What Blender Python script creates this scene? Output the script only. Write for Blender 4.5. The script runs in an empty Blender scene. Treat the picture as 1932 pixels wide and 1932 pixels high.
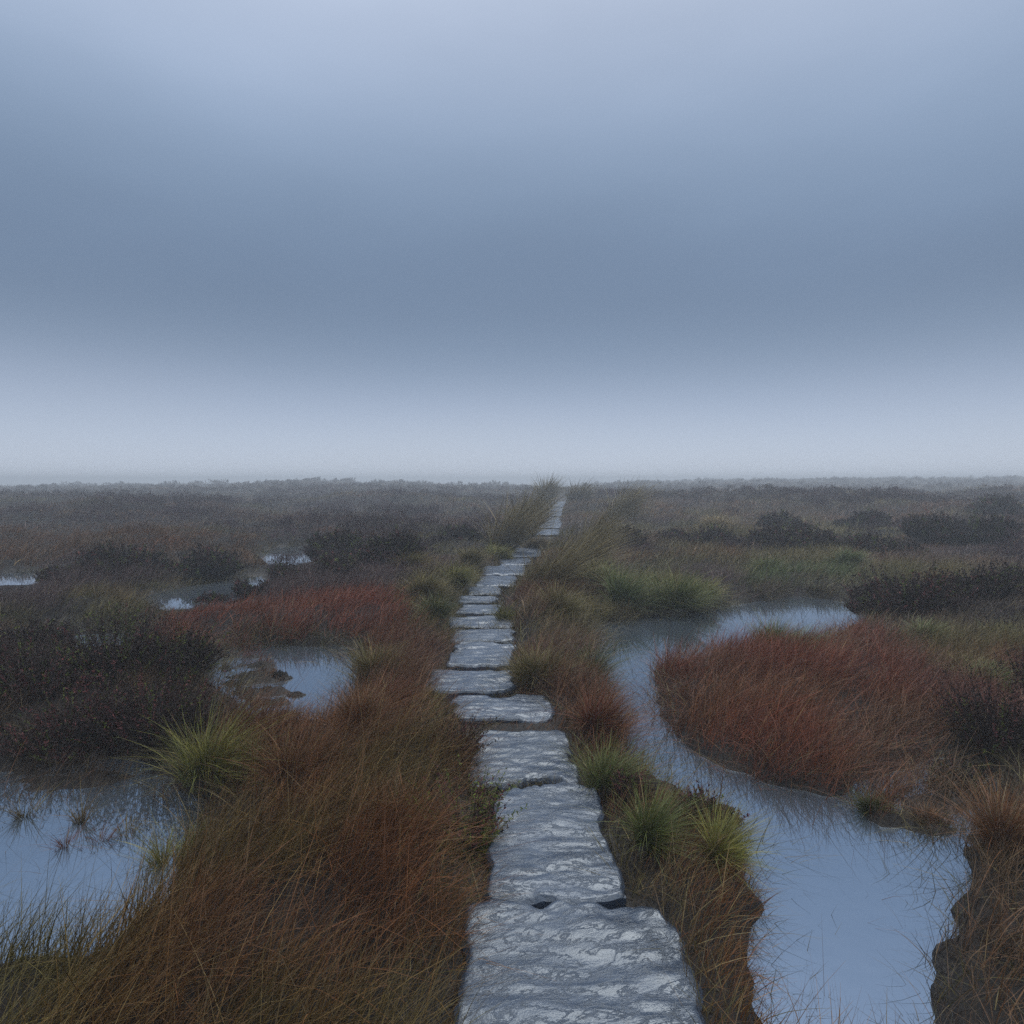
import bpy, math, random
import numpy as np

C = bpy.context.scene
random.seed(7)
R = np.random.default_rng(11)

# ------------------------------------------------------------------ camera, sky, sun, exposure
CH, FPX, HOR = 1.75, 1288.0, 905.0            # eye height (m), focal length and horizon row at picture width 1932
TH = math.atan((966 - HOR) / FPX)
cam_data = bpy.data.cameras.new('camera')
cam = bpy.data.objects.new('camera', cam_data)
C.collection.objects.link(cam)
cam.location = (0, 0, CH)
cam.rotation_euler = (math.pi / 2 - TH, 0, 0)
cam_data.sensor_width = 36.0
cam_data.lens = 36.0 * FPX / 1932.0
cam_data.clip_start, cam_data.clip_end = 0.05, 3000.0
C.camera = cam

SUN_EL, SUN_ROT = math.radians(58), math.radians(20)


def lin(r, g, b):
    f = lambda c: (c / 255 / 12.92) if c / 255 <= 0.04045 else ((c / 255 + 0.055) / 1.055) ** 2.4
    return (f(r), f(g), f(b))


world = bpy.data.worlds.new('World')
C.world = world
world.use_nodes = True
nt = world.node_tree
nt.nodes.clear()
wo = nt.nodes.new('ShaderNodeOutputWorld')
bg = nt.nodes.new('ShaderNodeBackground')
bg.inputs['Strength'].default_value = 0.1
sky = nt.nodes.new('ShaderNodeTexSky')
sky.sky_type = 'NISHITA'
sky.sun_disc = False
sky.sun_elevation = SUN_EL
sky.sun_rotation = SUN_ROT
tc = nt.nodes.new('ShaderNodeTexCoord')
sep = nt.nodes.new('ShaderNodeSeparateXYZ')
nt.links.new(tc.outputs['Generated'], sep.inputs[0])
# cloud deck: slow noise that shifts the bands up and down and makes them uneven
mp = nt.nodes.new('ShaderNodeMapping')
mp.inputs['Scale'].default_value = (1.0, 1.0, 3.2)
nt.links.new(tc.outputs['Generated'], mp.inputs['Vector'])
nz = nt.nodes.new('ShaderNodeTexNoise')
nz.inputs['Scale'].default_value = 1.35
nz.inputs['Detail'].default_value = 7.0
nz.inputs['Roughness'].default_value = 0.46
nt.links.new(mp.outputs[0], nz.inputs['Vector'])
sh = nt.nodes.new('ShaderNodeMath'); sh.operation = 'SUBTRACT'
nt.links.new(nz.outputs['Fac'], sh.inputs[0]); sh.inputs[1].default_value = 0.5
ml = nt.nodes.new('ShaderNodeMath'); ml.operation = 'MULTIPLY_ADD'
nt.links.new(sh.outputs[0], ml.inputs[0]); ml.inputs[1].default_value = 0.07
nt.links.new(sep.outputs['Z'], ml.inputs[2])
ramp = nt.nodes.new('ShaderNodeValToRGB')
ramp.color_ramp.interpolation = 'B_SPLINE'
stops = [(0.0, lin(200, 211, 228)), (0.05, lin(188, 201, 221)), (0.11, lin(163, 178, 203)), (0.17, lin(132, 150, 175)),
         (0.235, lin(114, 133, 159)), (0.31, lin(117, 137, 164)), (0.39, lin(133, 154, 181)), (0.48, lin(160, 179, 206)),
         (0.60, (0.55, 0.63, 0.79)), (0.80, (1.15, 1.27, 1.50)), (1.0, (1.7, 1.85, 2.1))]
el = ramp.color_ramp.elements
el[0].position, el[0].color = 0.0, stops[0][1] + (1,)
el[1].position, el[1].color = 1.0, stops[-1][1] + (1,)
for p, c in stops[1:-1]:
    e = el.new(p); e.color = c + (1,)
nt.links.new(ml.outputs[0], ramp.inputs[0])
# light and dark drifts inside the deck
vr = nt.nodes.new('ShaderNodeMapRange')
nt.links.new(nz.outputs['Fac'], vr.inputs[0])
vr.inputs[1].default_value, vr.inputs[2].default_value = 0.3, 0.7
vr.inputs[3].default_value, vr.inputs[4].default_value = 9.0, 10.2
sc_ = nt.nodes.new('ShaderNodeVectorMath'); sc_.operation = 'SCALE'
nt.links.new(ramp.outputs[0], sc_.inputs[0]); nt.links.new(vr.outputs[0], sc_.inputs['Scale'])
mx = nt.nodes.new('ShaderNodeMix'); mx.data_type = 'RGBA'
mx.inputs['Factor'].default_value = 0.06
nt.links.new(sc_.outputs[0], mx.inputs['A']); nt.links.new(sky.outputs[0], mx.inputs['B'])
nt.links.new(mx.outputs['Result'], bg.inputs['Color'])
nt.links.new(bg.outputs[0], wo.inputs['Surface'])

sun_data = bpy.data.lights.new('sun', 'SUN')
sun_data.energy, sun_data.angle, sun_data.color = 1.3, math.radians(40), (1.0, 0.98, 0.95)
sun = bpy.data.objects.new('sun', sun_data)
C.collection.objects.link(sun)
sun.rotation_euler = (math.pi / 2 - SUN_EL, 0, math.pi - SUN_ROT)

C.view_settings.view_transform = 'Standard'
C.view_settings.look = 'None'
C.view_settings.exposure = 0.0
C.view_settings.gamma = 1.0
C.render.engine = 'CYCLES'
C.cycles.use_denoising = False
C.cycles.adaptive_threshold = 0.004
C.cycles.max_bounces = 5
C.cycles.diffuse_bounces = 2
C.cycles.glossy_bounces = 2
C.cycles.volume_bounces = 2
C.cycles.transparent_max_bounces = 4

# ------------------------------------------------------------------ helpers


def unproject(px, py, z=0.0):
    """picture point (1932 scale) -> place on the plane at height z"""
    px, py = np.asarray(px, float), np.asarray(py, float)
    u, v = (px - 966) / FPX, (966 - py) / FPX
    dy = math.cos(TH) + v * math.sin(TH)
    dz = -math.sin(TH) + v * math.cos(TH)
    t = (z - CH) / dz
    return u * t, dy * t


def project(x, y, z):
    dz = z - CH
    f = y * math.cos(TH) - dz * math.sin(TH)
    up = y * math.sin(TH) + dz * math.cos(TH)
    f = np.maximum(f, 0.05)
    return 966 + FPX * x / f, 966 - FPX * up / f


def hash2(ix, iy, seed):
    n = (ix.astype(np.int64) * 374761393 + iy.astype(np.int64) * 668265263 + seed * 974634533) & 0xffffffff
    n = ((n ^ (n >> 13)) * 1274126177) & 0xffffffff
    return ((n ^ (n >> 16)) & 0xffffff) / float(0xffffff)


def vnoise(x, y, seed=0):
    x, y = np.asarray(x, float), np.asarray(y, float)
    ix, iy = np.floor(x), np.floor(y)
    fx, fy = x - ix, y - iy
    fx, fy = fx * fx * (3 - 2 * fx), fy * fy * (3 - 2 * fy)
    a, b = hash2(ix, iy, seed), hash2(ix + 1, iy, seed)
    c, d = hash2(ix, iy + 1, seed), hash2(ix + 1, iy + 1, seed)
    return (a + (b - a) * fx) * (1 - fy) + (c + (d - c) * fx) * fy


def fbm(x, y, seed=0, octs=3):
    s, a, n = 0, 1.0, 0
    for o in range(octs):
        s = s + a * vnoise(x * 2 ** o + 17.3 * o, y * 2 ** o - 9.1 * o, seed + o)
        n += a
        a *= 0.5
    return s / n


def sstep(a, b, x):
    t = np.clip((x - a) / (b - a), 0, 1)
    return t * t * (3 - 2 * t)


def inpoly(x, y, poly):
    x, y = np.asarray(x), np.asarray(y)
    r = np.zeros(x.shape, bool)
    n = len(poly)
    for i in range(n):
        x0, y0 = poly[i]
        x1, y1 = poly[(i + 1) % n]
        if y0 == y1:
            continue
        c = ((y0 > y) != (y1 > y)) & (x < (x1 - x0) * (y - y0) / (y1 - y0) + x0)
        r ^= c
    return r


def sdist(x, y, poly):
    """signed distance to a polygon, positive inside"""
    d = np.full(np.shape(x), 1e9)
    n = len(poly)
    for i in range(n):
        ax, ay = poly[i]
        bx, by = poly[(i + 1) % n]
        ex, ey = bx - ax, by - ay
        t = np.clip(((x - ax) * ex + (y - ay) * ey) / (ex * ex + ey * ey + 1e-12), 0, 1)
        d = np.minimum(d, np.hypot(x - ax - t * ex, y - ay - t * ey))
    return np.where(inpoly(x, y, poly), d, -d)


def mesh_obj(name, V, F, mat, cols=None, parent=None, smooth=False):
    """one mesh object out of vertex and quad (or triangle) arrays"""
    V, F = np.asarray(V, np.float32), np.asarray(F, np.int32)
    k = F.shape[1]
    me = bpy.data.meshes.new(name)
    me.vertices.add(len(V)); me.vertices.foreach_set('co', V.ravel())
    me.loops.add(F.size); me.loops.foreach_set('vertex_index', F.ravel())
    me.polygons.add(len(F))
    me.polygons.foreach_set('loop_start', np.arange(0, F.size, k, dtype=np.int32))
    me.polygons.foreach_set('loop_total', np.full(len(F), k, np.int32))
    if smooth:
        me.polygons.foreach_set('use_smooth', np.ones(len(F), bool))
    if cols is not None:
        a = me.color_attributes.new('Col', 'FLOAT_COLOR', 'POINT')
        c4 = np.ones((len(V), 4), np.float32); c4[:, :3] = cols
        a.data.foreach_set('color', c4.ravel())
    me.update(calc_edges=True)
    me.materials.append(mat)
    o = bpy.data.objects.new(name, me)
    C.collection.objects.link(o)
    if parent:
        o.parent = parent
    return o


def tag(o, label, cat=None, group=None, kind=None):
    o['label'] = label
    if cat: o['category'] = cat
    if group: o['group'] = group
    if kind: o['kind'] = kind
    return o


def empty(name, loc):
    o = bpy.data.objects.new(name, None)
    o.empty_display_size = 0.1
    C.collection.objects.link(o)
    o.location = loc
    return o


def blades(P, H, az, lean, curve, W, ca, cb, segs=3):
    """ribbon blades: roots P, length H, bent towards az; colours ca (foot) to cb (tip)"""
    N = len(P)
    t = np.linspace(0, 1, segs + 1)[None, :]
    H_, l_, c_ = H[:, None], lean[:, None], curve[:, None]
    off = H_ * (l_ * t + c_ * t * t)
    up = H_ * (t * np.sqrt(np.maximum(1 - np.minimum(l_, .95) ** 2, 0.05)) - 0.45 * c_ * c_ * t * t)
    cx = P[:, 0, None] + np.cos(az)[:, None] * off
    cy = P[:, 1, None] + np.sin(az)[:, None] * off
    cz = P[:, 2, None] + up
    ph = R.uniform(0, np.pi, N)[:, None]
    w = W[:, None] * 0.5 * (1 - 0.85 * t ** 1.6)
    V = np.empty((N, segs + 1, 2, 3), np.float32)
    for s, sg in ((0, -1), (1, 1)):
        V[:, :, s, 0] = cx + sg * w * np.cos(ph)
        V[:, :, s, 1] = cy + sg * w * np.sin(ph)
        V[:, :, s, 2] = cz
    base = (np.arange(N) * (segs + 1) * 2)[:, None] + (np.arange(segs) * 2)[None, :]
    F = np.stack([base, base + 1, base + 3, base + 2], -1).reshape(-1, 4)
    tt = (t ** 0.8)[:, :, None, None]
    col = np.broadcast_to(ca[:, None, None, :] * (1 - tt) + cb[:, None, None, :] * tt, V.shape)
    return V.reshape(-1, 3), F, col.reshape(-1, 3)


def leaf_quads(P, D, L, W, col):
    """small leaf faces at P along D"""
    N = len(P)
    D = D / (np.linalg.norm(D, axis=1, keepdims=True) + 1e-9)
    q = R.normal(size=(N, 3))
    S = np.cross(D, q); S /= (np.linalg.norm(S, axis=1, keepdims=True) + 1e-9)
    L_, W_ = L[:, None], W[:, None] * .5
    V = np.stack([P - S * W_ * .5, P + S * W_ * .5, P + D * L_ + S * W_ * .7, P + D * L_ - S * W_ * .7], 1)
    F = (np.arange(N) * 4)[:, None] + np.arange(4)[None]
    return V.reshape(-1, 3), F, np.repeat(col, 4, 0)


def join(parts):
    Vs, Fs, Cs, n = [], [], [], 0
    for v, f, c in parts:
        Vs.append(v); Fs.append(f + n); Cs.append(c); n += len(v)
    return np.concatenate(Vs), np.concatenate(Fs), np.concatenate(Cs)


# ------------------------------------------------------------------ materials


def new_mat(name):
    m = bpy.data.materials.new(name)
    m.use_nodes = True
    return m, m.node_tree, m.node_tree.nodes['Principled BSDF']


def plant_mat(name, rough=0.55, spec=0.25):
    m, t, b = new_mat(name)
    a = t.nodes.new('ShaderNodeAttribute'); a.attribute_name = 'Col'
    n = t.nodes.new('ShaderNodeTexNoise'); n.inputs['Scale'].default_value = 9.0
    tcn = t.nodes.new('ShaderNodeTexCoord')
    t.links.new(tcn.outputs['Object'], n.inputs['Vector'])
    r = t.nodes.new('ShaderNodeMapRange')
    r.inputs[1].default_value, r.inputs[2].default_value = 0.3, 0.7
    r.inputs[3].default_value, r.inputs[4].default_value = 0.75, 1.25
    t.links.new(n.outputs['Fac'], r.inputs[0])
    s = t.nodes.new('ShaderNodeVectorMath'); s.operation = 'SCALE'
    t.links.new(a.outputs['Color'], s.inputs[0]); t.links.new(r.outputs[0], s.inputs['Scale'])
    t.links.new(s.outputs[0], b.inputs['Base Color'])
    b.inputs['Roughness'].default_value = rough
    b.inputs['Specular IOR Level'].default_value = spec
    return m


M_GRASS = plant_mat('wet_moor_grass', 0.5, 0.3)
M_HEATH = plant_mat('heather_leaves', 0.7, 0.12)
M_WOOD = plant_mat('heather_stems', 0.7, 0.15)

M_PEAT, t, b = new_mat('wet_peat')
g = t.nodes.new('ShaderNodeNewGeometry')
n1 = t.nodes.new('ShaderNodeTexNoise'); n1.inputs['Scale'].default_value = 7.0; n1.inputs['Detail'].default_value = 6
n2 = t.nodes.new('ShaderNodeTexNoise'); n2.inputs['Scale'].default_value = 45.0; n2.inputs['Detail'].default_value = 4
t.links.new(g.outputs['Position'], n1.inputs['Vector']); t.links.new(g.outputs['Position'], n2.inputs['Vector'])
cr = t.nodes.new('ShaderNodeValToRGB')
cr.color_ramp.elements[0].color = (0.004, 0.0034, 0.003, 1); cr.color_ramp.elements[0].position = 0.3
cr.color_ramp.elements[1].color = (0.015, 0.011, 0.009, 1); cr.color_ramp.elements[1].position = 0.75
t.links.new(n1.outputs['Fac'], cr.inputs[0]); t.links.new(cr.outputs[0], b.inputs['Base Color'])
b.inputs['Specular IOR Level'].default_value = 0.3
sx = t.nodes.new('ShaderNodeSeparateXYZ'); t.links.new(g.outputs['Position'], sx.inputs[0])
wr = t.nodes.new('ShaderNodeMapRange')           # low peat stands wet
wr.inputs[1].default_value, wr.inputs[2].default_value = 0.0, 0.09
wr.inputs[3].default_value, wr.inputs[4].default_value = 0.42, 0.9
t.links.new(sx.outputs['Z'], wr.inputs[0]); t.links.new(wr.outputs[0], b.inputs['Roughness'])
bp = t.nodes.new('ShaderNodeBump'); bp.inputs['Strength'].default_value = 0.8; bp.inputs['Distance'].default_value = 0.02
t.links.new(n2.outputs['Fac'], bp.inputs['Height']); t.links.new(bp.outputs[0], b.inputs['Normal'])

M_WATER, t, b = new_mat('peaty_water')
b.inputs['Base Color'].default_value = (0.33, 0.415, 0.52, 1)
b.inputs['Metallic'].default_value = 0.88
b.inputs['Roughness'].default_value = 0.03
b.inputs['IOR'].default_value = 1.33
g = t.nodes.new('ShaderNodeNewGeometry')
n1 = t.nodes.new('ShaderNodeTexNoise'); n1.inputs['Scale'].default_value = 5.0; n1.inputs['Detail'].default_value = 2
t.links.new(g.outputs['Position'], n1.inputs['Vector'])
bp = t.nodes.new('ShaderNodeBump'); bp.inputs['Strength'].default_value = 0.12; bp.inputs['Distance'].default_value = 0.01
t.links.new(n1.outputs['Fac'], bp.inputs['Height']); t.links.new(bp.outputs[0], b.inputs['Normal'])

M_STONE, t, b = new_mat('wet_gritstone')
tcn = t.nodes.new('ShaderNodeTexCoord')
oi = t.nodes.new('ShaderNodeObjectInfo')
ad = t.nodes.new('ShaderNodeVectorMath'); ad.operation = 'ADD'
t.links.new(tcn.outputs['Object'], ad.inputs[0]); t.links.new(oi.outputs['Location'], ad.inputs[1])
mp = t.nodes.new('ShaderNodeMapping'); mp.inputs['Scale'].default_value = (0.62, 1.35, 1.0)
turn = t.nodes.new('ShaderNodeVectorRotate'); turn.rotation_type = 'Z_AXIS'
ang = t.nodes.new('ShaderNodeMapRange')
for k, v in enumerate((0, 1, -0.7, 0.9)): ang.inputs[k + 1].default_value = v
t.links.new(oi.outputs['Random'], ang.inputs[0]); t.links.new(ang.outputs[0], turn.inputs['Angle'])
t.links.new(ad.outputs[0], turn.inputs['Vector']); t.links.new(turn.outputs[0], mp.inputs['Vector'])


def tex(scale, detail, vec, dist=0.0, rough=0.55):
    n = t.nodes.new('ShaderNodeTexNoise')
    n.inputs['Scale'].default_value, n.inputs['Detail'].default_value = scale, detail
    n.inputs['Distortion'].default_value, n.inputs['Roughness'].default_value = dist, rough
    t.links.new(vec.outputs[0], n.inputs['Vector'])
    return n


def rng(node, a0, a1, b0, b1):
    m = t.nodes.new('ShaderNodeMapRange')
    for k, v in enumerate((a0, a1, b0, b1)): m.inputs[k + 1].default_value = v
    t.links.new(node.outputs[0], m.inputs[0])
    return m


def mul(a, c):
    m = t.nodes.new('ShaderNodeMath'); m.operation = 'MULTIPLY'
    t.links.new(a.outputs[0], m.inputs[0]); t.links.new(c.outputs[0], m.inputs[1])
    return m


lay = tex(13.0, 7, mp, 0.35, 0.66)              # flaking layers of the grit
grit = tex(140.0, 3, ad)
pat = tex(3.1, 7, ad, 0.4, 0.65)        # dry and soaked patches
lich = tex(16.0, 5, ad, 0.2, 0.7)
cr = t.nodes.new('ShaderNodeValToRGB')
e = cr.color_ramp.elements
e[0].color, e[0].position = (0.036, 0.050, 0.078, 1), 0.32
e[1].color, e[1].position = (0.074, 0.100, 0.152, 1), 0.68
x_ = e.new(0.5); x_.color = (0.054, 0.074, 0.114, 1)
t.links.new(pat.outputs['Fac'], cr.inputs[0])
# thin dark seams where a layer has flaked away, and dull lichen blots
seam = t.nodes.new('ShaderNodeMath'); seam.operation = 'SUBTRACT'
t.links.new(lay.outputs[0], seam.inputs[0]); seam.inputs[1].default_value = 0.5
ab = t.nodes.new('ShaderNodeMath'); ab.operation = 'ABSOLUTE'; t.links.new(seam.outputs[0], ab.inputs[0])
dk = mul(rng(ab, 0.0, 0.010, 0.72, 1.0), rng(lich, 0.32, 0.42, 0.62, 1.0))
gm = mul(dk, rng(grit, 0.3, 0.7, 0.75, 1.25))
tone = t.nodes.new('ShaderNodeMapRange')
for k, v in enumerate((0, 1, 0.7, 1.2)): tone.inputs[k + 1].default_value = v
t.links.new(oi.outputs['Random'], tone.inputs[0])
gm = mul(gm, tone)
sc2 = t.nodes.new('ShaderNodeVectorMath'); sc2.operation = 'SCALE'
t.links.new(cr.outputs[0], sc2.inputs[0]); t.links.new(gm.outputs[0], sc2.inputs['Scale'])
t.links.new(sc2.outputs[0], b.inputs['Base Color'])
ro = rng(pat, 0.36, 0.66, 0.17, 0.34)
t.links.new(ro.outputs[0], b.inputs['Roughness'])
b.inputs['IOR'].default_value = 1.9
b.inputs['Specular Tint'].default_value = (0.82, 0.92, 1.0, 1)
stp = rng(lay, 0.47, 0.53, 0.0, 1.0)
b1 = t.nodes.new('ShaderNodeBump'); b1.inputs['Strength'].default_value = 0.36; b1.inputs['Distance'].default_value = 0.014
b3 = t.nodes.new('ShaderNodeBump'); b3.inputs['Strength'].default_value = 0.3; b3.inputs['Distance'].default_value = 0.008
b2 = t.nodes.new('ShaderNodeBump'); b2.inputs['Strength'].default_value = 0.4; b2.inputs['Distance'].default_value = 0.004
t.links.new(lay.outputs['Fac'], b1.inputs['Height']); t.links.new(stp.outputs[0], b3.inputs['Height']); t.links.new(grit.outputs['Fac'], b2.inputs['Height'])
t.links.new(b1.outputs[0], b3.inputs['Normal']); t.links.new(b3.outputs[0], b2.inputs['Normal']); t.links.new(b2.outputs[0], b.inputs['Normal'])

# ------------------------------------------------------------------ plan of the place
# flagstones: left and right edge, far and near row in the picture; far bands hold two stones
ZS = 0.06
BANDS = [  # x0, x1, y_far, y_near, stones
    (922, 1150, 1484, 1700, 1), (893, 1086, 1376, 1476, 1), (853, 1040, 1308, 1355, 1), (798, 968, 1262, 1306, 1),
    (852, 962, 1213, 1259, 1), (850, 960, 1187, 1211, 1), (842, 965, 1159, 1181, 1), (868, 942, 1141, 1157, 1),
    (868, 936, 1124, 1137, 1), (882, 944, 1107, 1121, 1), (898, 974, 1086, 1105, 1), (914, 994, 1067, 1084, 1),
    (940, 1000, 1053, 1065, 1), (965, 1024, 1032, 1051, 2), (1010, 1055, 997, 1009, 2),
    (1018, 1058, 986, 995, 2), (1023, 1058, 975, 984.5, 2), (1029, 1062, 965, 973, 2), (1035, 1064, 957.5, 964, 2),
    (1042, 1067, 951.5, 956.5, 2), (1049, 1068, 946, 950.5, 2)]
STONES = []
for x0, x1, yf, yn, k in BANDS:
    _, df = unproject(966, yf, ZS); _, dn = unproject(966, yn, ZS)
    df, dn = float(df), float(dn)
    for j in range(k):
        a = dn + (df - dn) * j / k + (0.16 if j else 0)
        c = dn + (df - dn) * (j + 1) / k
        m = (a + c) / 2
        xc = ((x0 + x1) / 2 - 966) / FPX * m
        w = (x1 - x0) / FPX * m
        q = len(STONES)
        if q > 3:       # hand-laid: no two quite in line
            w *= float(.96 + .14 * hash2(np.array(q), np.array(1), 9)); xc += float(.05 * (hash2(np.array(q), np.array(2), 9) - .5))
        STONES.append([xc, m, w, (c - a) - (.035 if m < 14 and q > 1 else 0)])
STONES.insert(0, [0.20, 2.08, 0.80, 1.20])        # the stone at the viewer's feet, below the picture
PL = np.array([[s[0], s[1]] for s in STONES] + [[5.2, 66], [7.5, 90]])
PL = np.vstack([[0.0, -6], PL])


def path_x(y):
    return np.interp(y, PL[:, 1], PL[:, 0])


def gpoly(pts, z=0.0):
    xs, ys = unproject([p[0] for p in pts], [p[1] for p in pts], z)
    return list(zip(xs.tolist(), ys.tolist()))


POOLS = {
    'channel': gpoly([(1122, 1186), (1200, 1172), (1290, 1160), (1400, 1143), (1510, 1126), (1600, 1138), (1640, 1165),
                      (1560, 1215), (1400, 1232), (1290, 1240), (1222, 1262), (1216, 1322), (1246, 1384), (1325, 1442), (1405, 1478),
                      (1500, 1502), (1590, 1520), (1640, 1495), (1720, 1470), (1800, 1440), (1850, 1470), (1820, 1560), (1780, 1620), (1750, 1720), (1700, 1932),
                      (1560, 2050), (1480, 1900), (1470, 1700), (1430, 1575), (1365, 1525), (1275, 1468), (1210, 1440), (1180, 1400),
                      (1168, 1345), (1132, 1308), (1100, 1290), (1128, 1250), (1138, 1215)]),
    'front_left': gpoly([(-200, 1440), (0, 1432), (120, 1430), (220, 1442), (300, 1475), (345, 1520), (330, 1580), (300, 1680), (180, 1780), (-60, 1800), (-300, 1640)]),
    'mid_left': gpoly([(400, 1218), (520, 1222), (655, 1224), (668, 1285), (632, 1335), (585, 1362), (500, 1356), (460, 1325), (430, 1300), (400, 1262)]),
    'sliver_a': gpoly([(270, 1130), (360, 1108), (490, 1088), (500, 1106), (430, 1132), (330, 1152)]),
    'sliver_b': gpoly([(490, 1044), (540, 1032), (605, 1030), (600, 1052), (560, 1066), (520, 1066)]),
    'sliver_c': gpoly([(-40, 1085), (35, 1082), (85, 1080), (92, 1101), (30, 1110), (-30, 1108)]),
    'sliver_d': gpoly([(-20, 1188), (60, 1184), (75, 1198), (0, 1203)]),
    'sliver_e': gpoly([(150, 1200), (240, 1196), (240, 1214), (165, 1217)]),
}
MUDS = [  # shoals of peat that just break the water: outline, mean level
    (gpoly([(-300, 1430), (0, 1420), (200, 1432), (330, 1490), (345, 1530), (250, 1500), (120, 1505), (0, 1515), (-300, 1530)]), 0.018),
    (gpoly([(395, 1215), (480, 1222), (520, 1250), (560, 1290), (560, 1330), (570, 1350), (500, 1362), (430, 1310), (395, 1262)]), 0.012),
    (gpoly([(1600, 1512), (1650, 1485), (1800, 1430), (1870, 1470), (1840, 1572), (1740, 1600), (1640, 1560)]), -0.002)]


def ground_z(x, y):
    x, y = np.asarray(x, float), np.asarray(y, float)
    d = np.hypot(x, y)
    bear = x / np.maximum(y, 1.0)
    hum = (fbm(x * 0.9, y * 0.9, 3, 3) - 0.5) * 0.32 + (vnoise(x * 2.6, y * 2.6, 8) - 0.5) * 0.10 + (vnoise(x * .33 + 7, y * .33, 9) - .45) * .5 * sstep(9, 20, d)
    z = 0.13 + hum * (0.55 + 0.5 * sstep(6, 16, d))
    z += (fbm(x * 0.11, y * 0.11, 21, 2) - 0.5) * 1.1 * sstep(14, 38, d)
    z = np.maximum(z, 0.05)
    # the ridges that end the view
    pxx = 966 + FPX * np.clip(bear, -1.2, 1.2)
    lz = np.interp(pxx, [0, 300, 650, 760, 860, 960, 1080], [0.10, 0.36, 1.0, 0.62, 0.28, 0.34, 0.20])
    lr = lz * sstep(30, 128, y) - np.maximum(y - 132, 0) * 0.035
    rz = np.interp(pxx, [1000, 1250, 1450, 1600, 1932, 2300], [0.2, 0.75, 1.2, 1.45, 1.75, 1.9])
    mid = 0.52 * sstep(22, 43, y) * (1 - sstep(45, 62, y))
    rr_ = rz * sstep(50, 185, y) + mid - np.maximum(y - 190, 0) * 0.02
    k = sstep(1000, 1200, pxx)
    z = z + lr * (1 - k) + rr_ * k
    z = np.maximum(z, -3.5)
    # the causeway is level
    pd = np.abs(x - path_x(y))
    c = (1 - sstep(0.30, 0.62, pd)) * (1 - sstep(52, 70, y))
    z = z * (1 - c) + (0.0 + 0.05 * (vnoise(x * 5, y * 5, 19) - .5)) * c
    # pools
    for nm, poly in POOLS.items():
        xs = [p[0] for p in poly]; ys = [p[1] for p in poly]
        m = (x > min(xs) - 1) & (x < max(xs) + 1) & (y > min(ys) - 1) & (y < max(ys) + 1)
        if not m.any():
            continue
        s = sdist(x[m], y[m], poly) + (vnoise(x[m] * 7, y[m] * 7, 31) - .5) * 0.10
        wdt = 0.60 if nm.startswith('sliver') else 0.20
        low = sstep(-0.9, -0.1, s)
        z[m] = z[m] * (1 - low) + (0.035 + 0.30 * (z[m] - 0.035)) * low
        kk = sstep(-wdt, 0.05, s)
        z[m] = z[m] * (1 - kk) - 0.09 * kk
    for poly, lev in MUDS:
        xs = [p[0] for p in poly]; ys = [p[1] for p in poly]
        m = (x > min(xs) - .3) & (x < max(xs) + .3) & (y > min(ys) - .3) & (y < max(ys) + .3)
        if not m.any():
            continue
        kk = sstep(-0.12, 0.12, sdist(x[m], y[m], poly))
        q = fbm(x[m] * 3.2 + 3, y[m] * 8.5, 44, 2) - .5
        q2 = np.abs(fbm(x[m] * 12, y[m] * 17, 45, 3) - .5)
        z[m] = z[m] * (1 - kk) + (lev + 0.13 * q + 0.09 * (.13 - q2)) * kk
    return z


# ------------------------------------------------------------------ ground and water


def axis(lo, hi, fine_lo, fine_hi, step, grow):
    a = list(np.arange(fine_lo, fine_hi, step))
    s, v = step, a[-1]
    while v < hi:
        s *= grow; v += s; a.append(v)
    s, v = step, a[0]
    while v > lo:
        s *= grow; v -= s; a.insert(0, v)
    return np.array(a)


gx = axis(-420, 420, -6.5, 6.5, 0.05, 1.045)
gy = axis(-60, 420, 1.0, 12.0, 0.05, 1.03)
X, Y = np.meshgrid(gx, gy)
Z = ground_z(X.ravel(), Y.ravel())
nx, ny = len(gx), len(gy)
idx = np.arange(nx * ny).reshape(ny, nx)
F = np.stack([idx[:-1, :-1], idx[:-1, 1:], idx[1:, 1:], idx[1:, :-1]], -1).reshape(-1, 4)
ground = mesh_obj('ground', np.stack([X.ravel(), Y.ravel(), Z], -1), F, M_PEAT, smooth=True)
tag(ground, 'dark wet peat of the moor under the grass and heather', kind='structure')

WLAB = {'channel': 'winding open water channel right of the path round the red grass',
        'front_left': 'pool with muddy margin at the lower left of the moor',
        'mid_left': 'small pool with peat clods left of the path',
        'sliver_a': 'thin muddy puddle left of the path behind the red grass',
        'sliver_b': 'small far puddle beside heather left of the path',
        'sliver_c': 'far puddle at the left edge below a dark heather bank',
        'sliver_d': 'small glint of water at the left edge behind dark heather',
        'sliver_e': 'small glint of water behind the dark heather mass at left'}
for nm, poly in POOLS.items():
    p = np.array(poly); c = p.mean(0)
    # a sheet a little larger than the pool, its rim buried in the bank
    n = len(p); V = [];
    q = p.copy()
    e = np.roll(p, -1, 0) - np.roll(p, 1, 0)
    nrm = np.stack([e[:, 1], -e[:, 0]], 1); nrm /= np.linalg.norm(nrm, axis=1, keepdims=True) + 1e-9
    area = 0.5 * np.sum(p[:, 0] * np.roll(p[:, 1], -1) - np.roll(p[:, 0], -1) * p[:, 1])
    q += nrm * (0.12 if area > 0 else -0.12)
    me = bpy.data.meshes.new('water')
    me.from_pydata([(a, b_, 0.0) for a, b_ in q], [], [list(range(n)) if area > 0 else list(range(n))[::-1]])
    me.materials.append(M_WATER)
    o = bpy.data.objects.new('water', me); C.collection.objects.link(o)
    tag(o, WLAB[nm], kind='structure')

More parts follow.
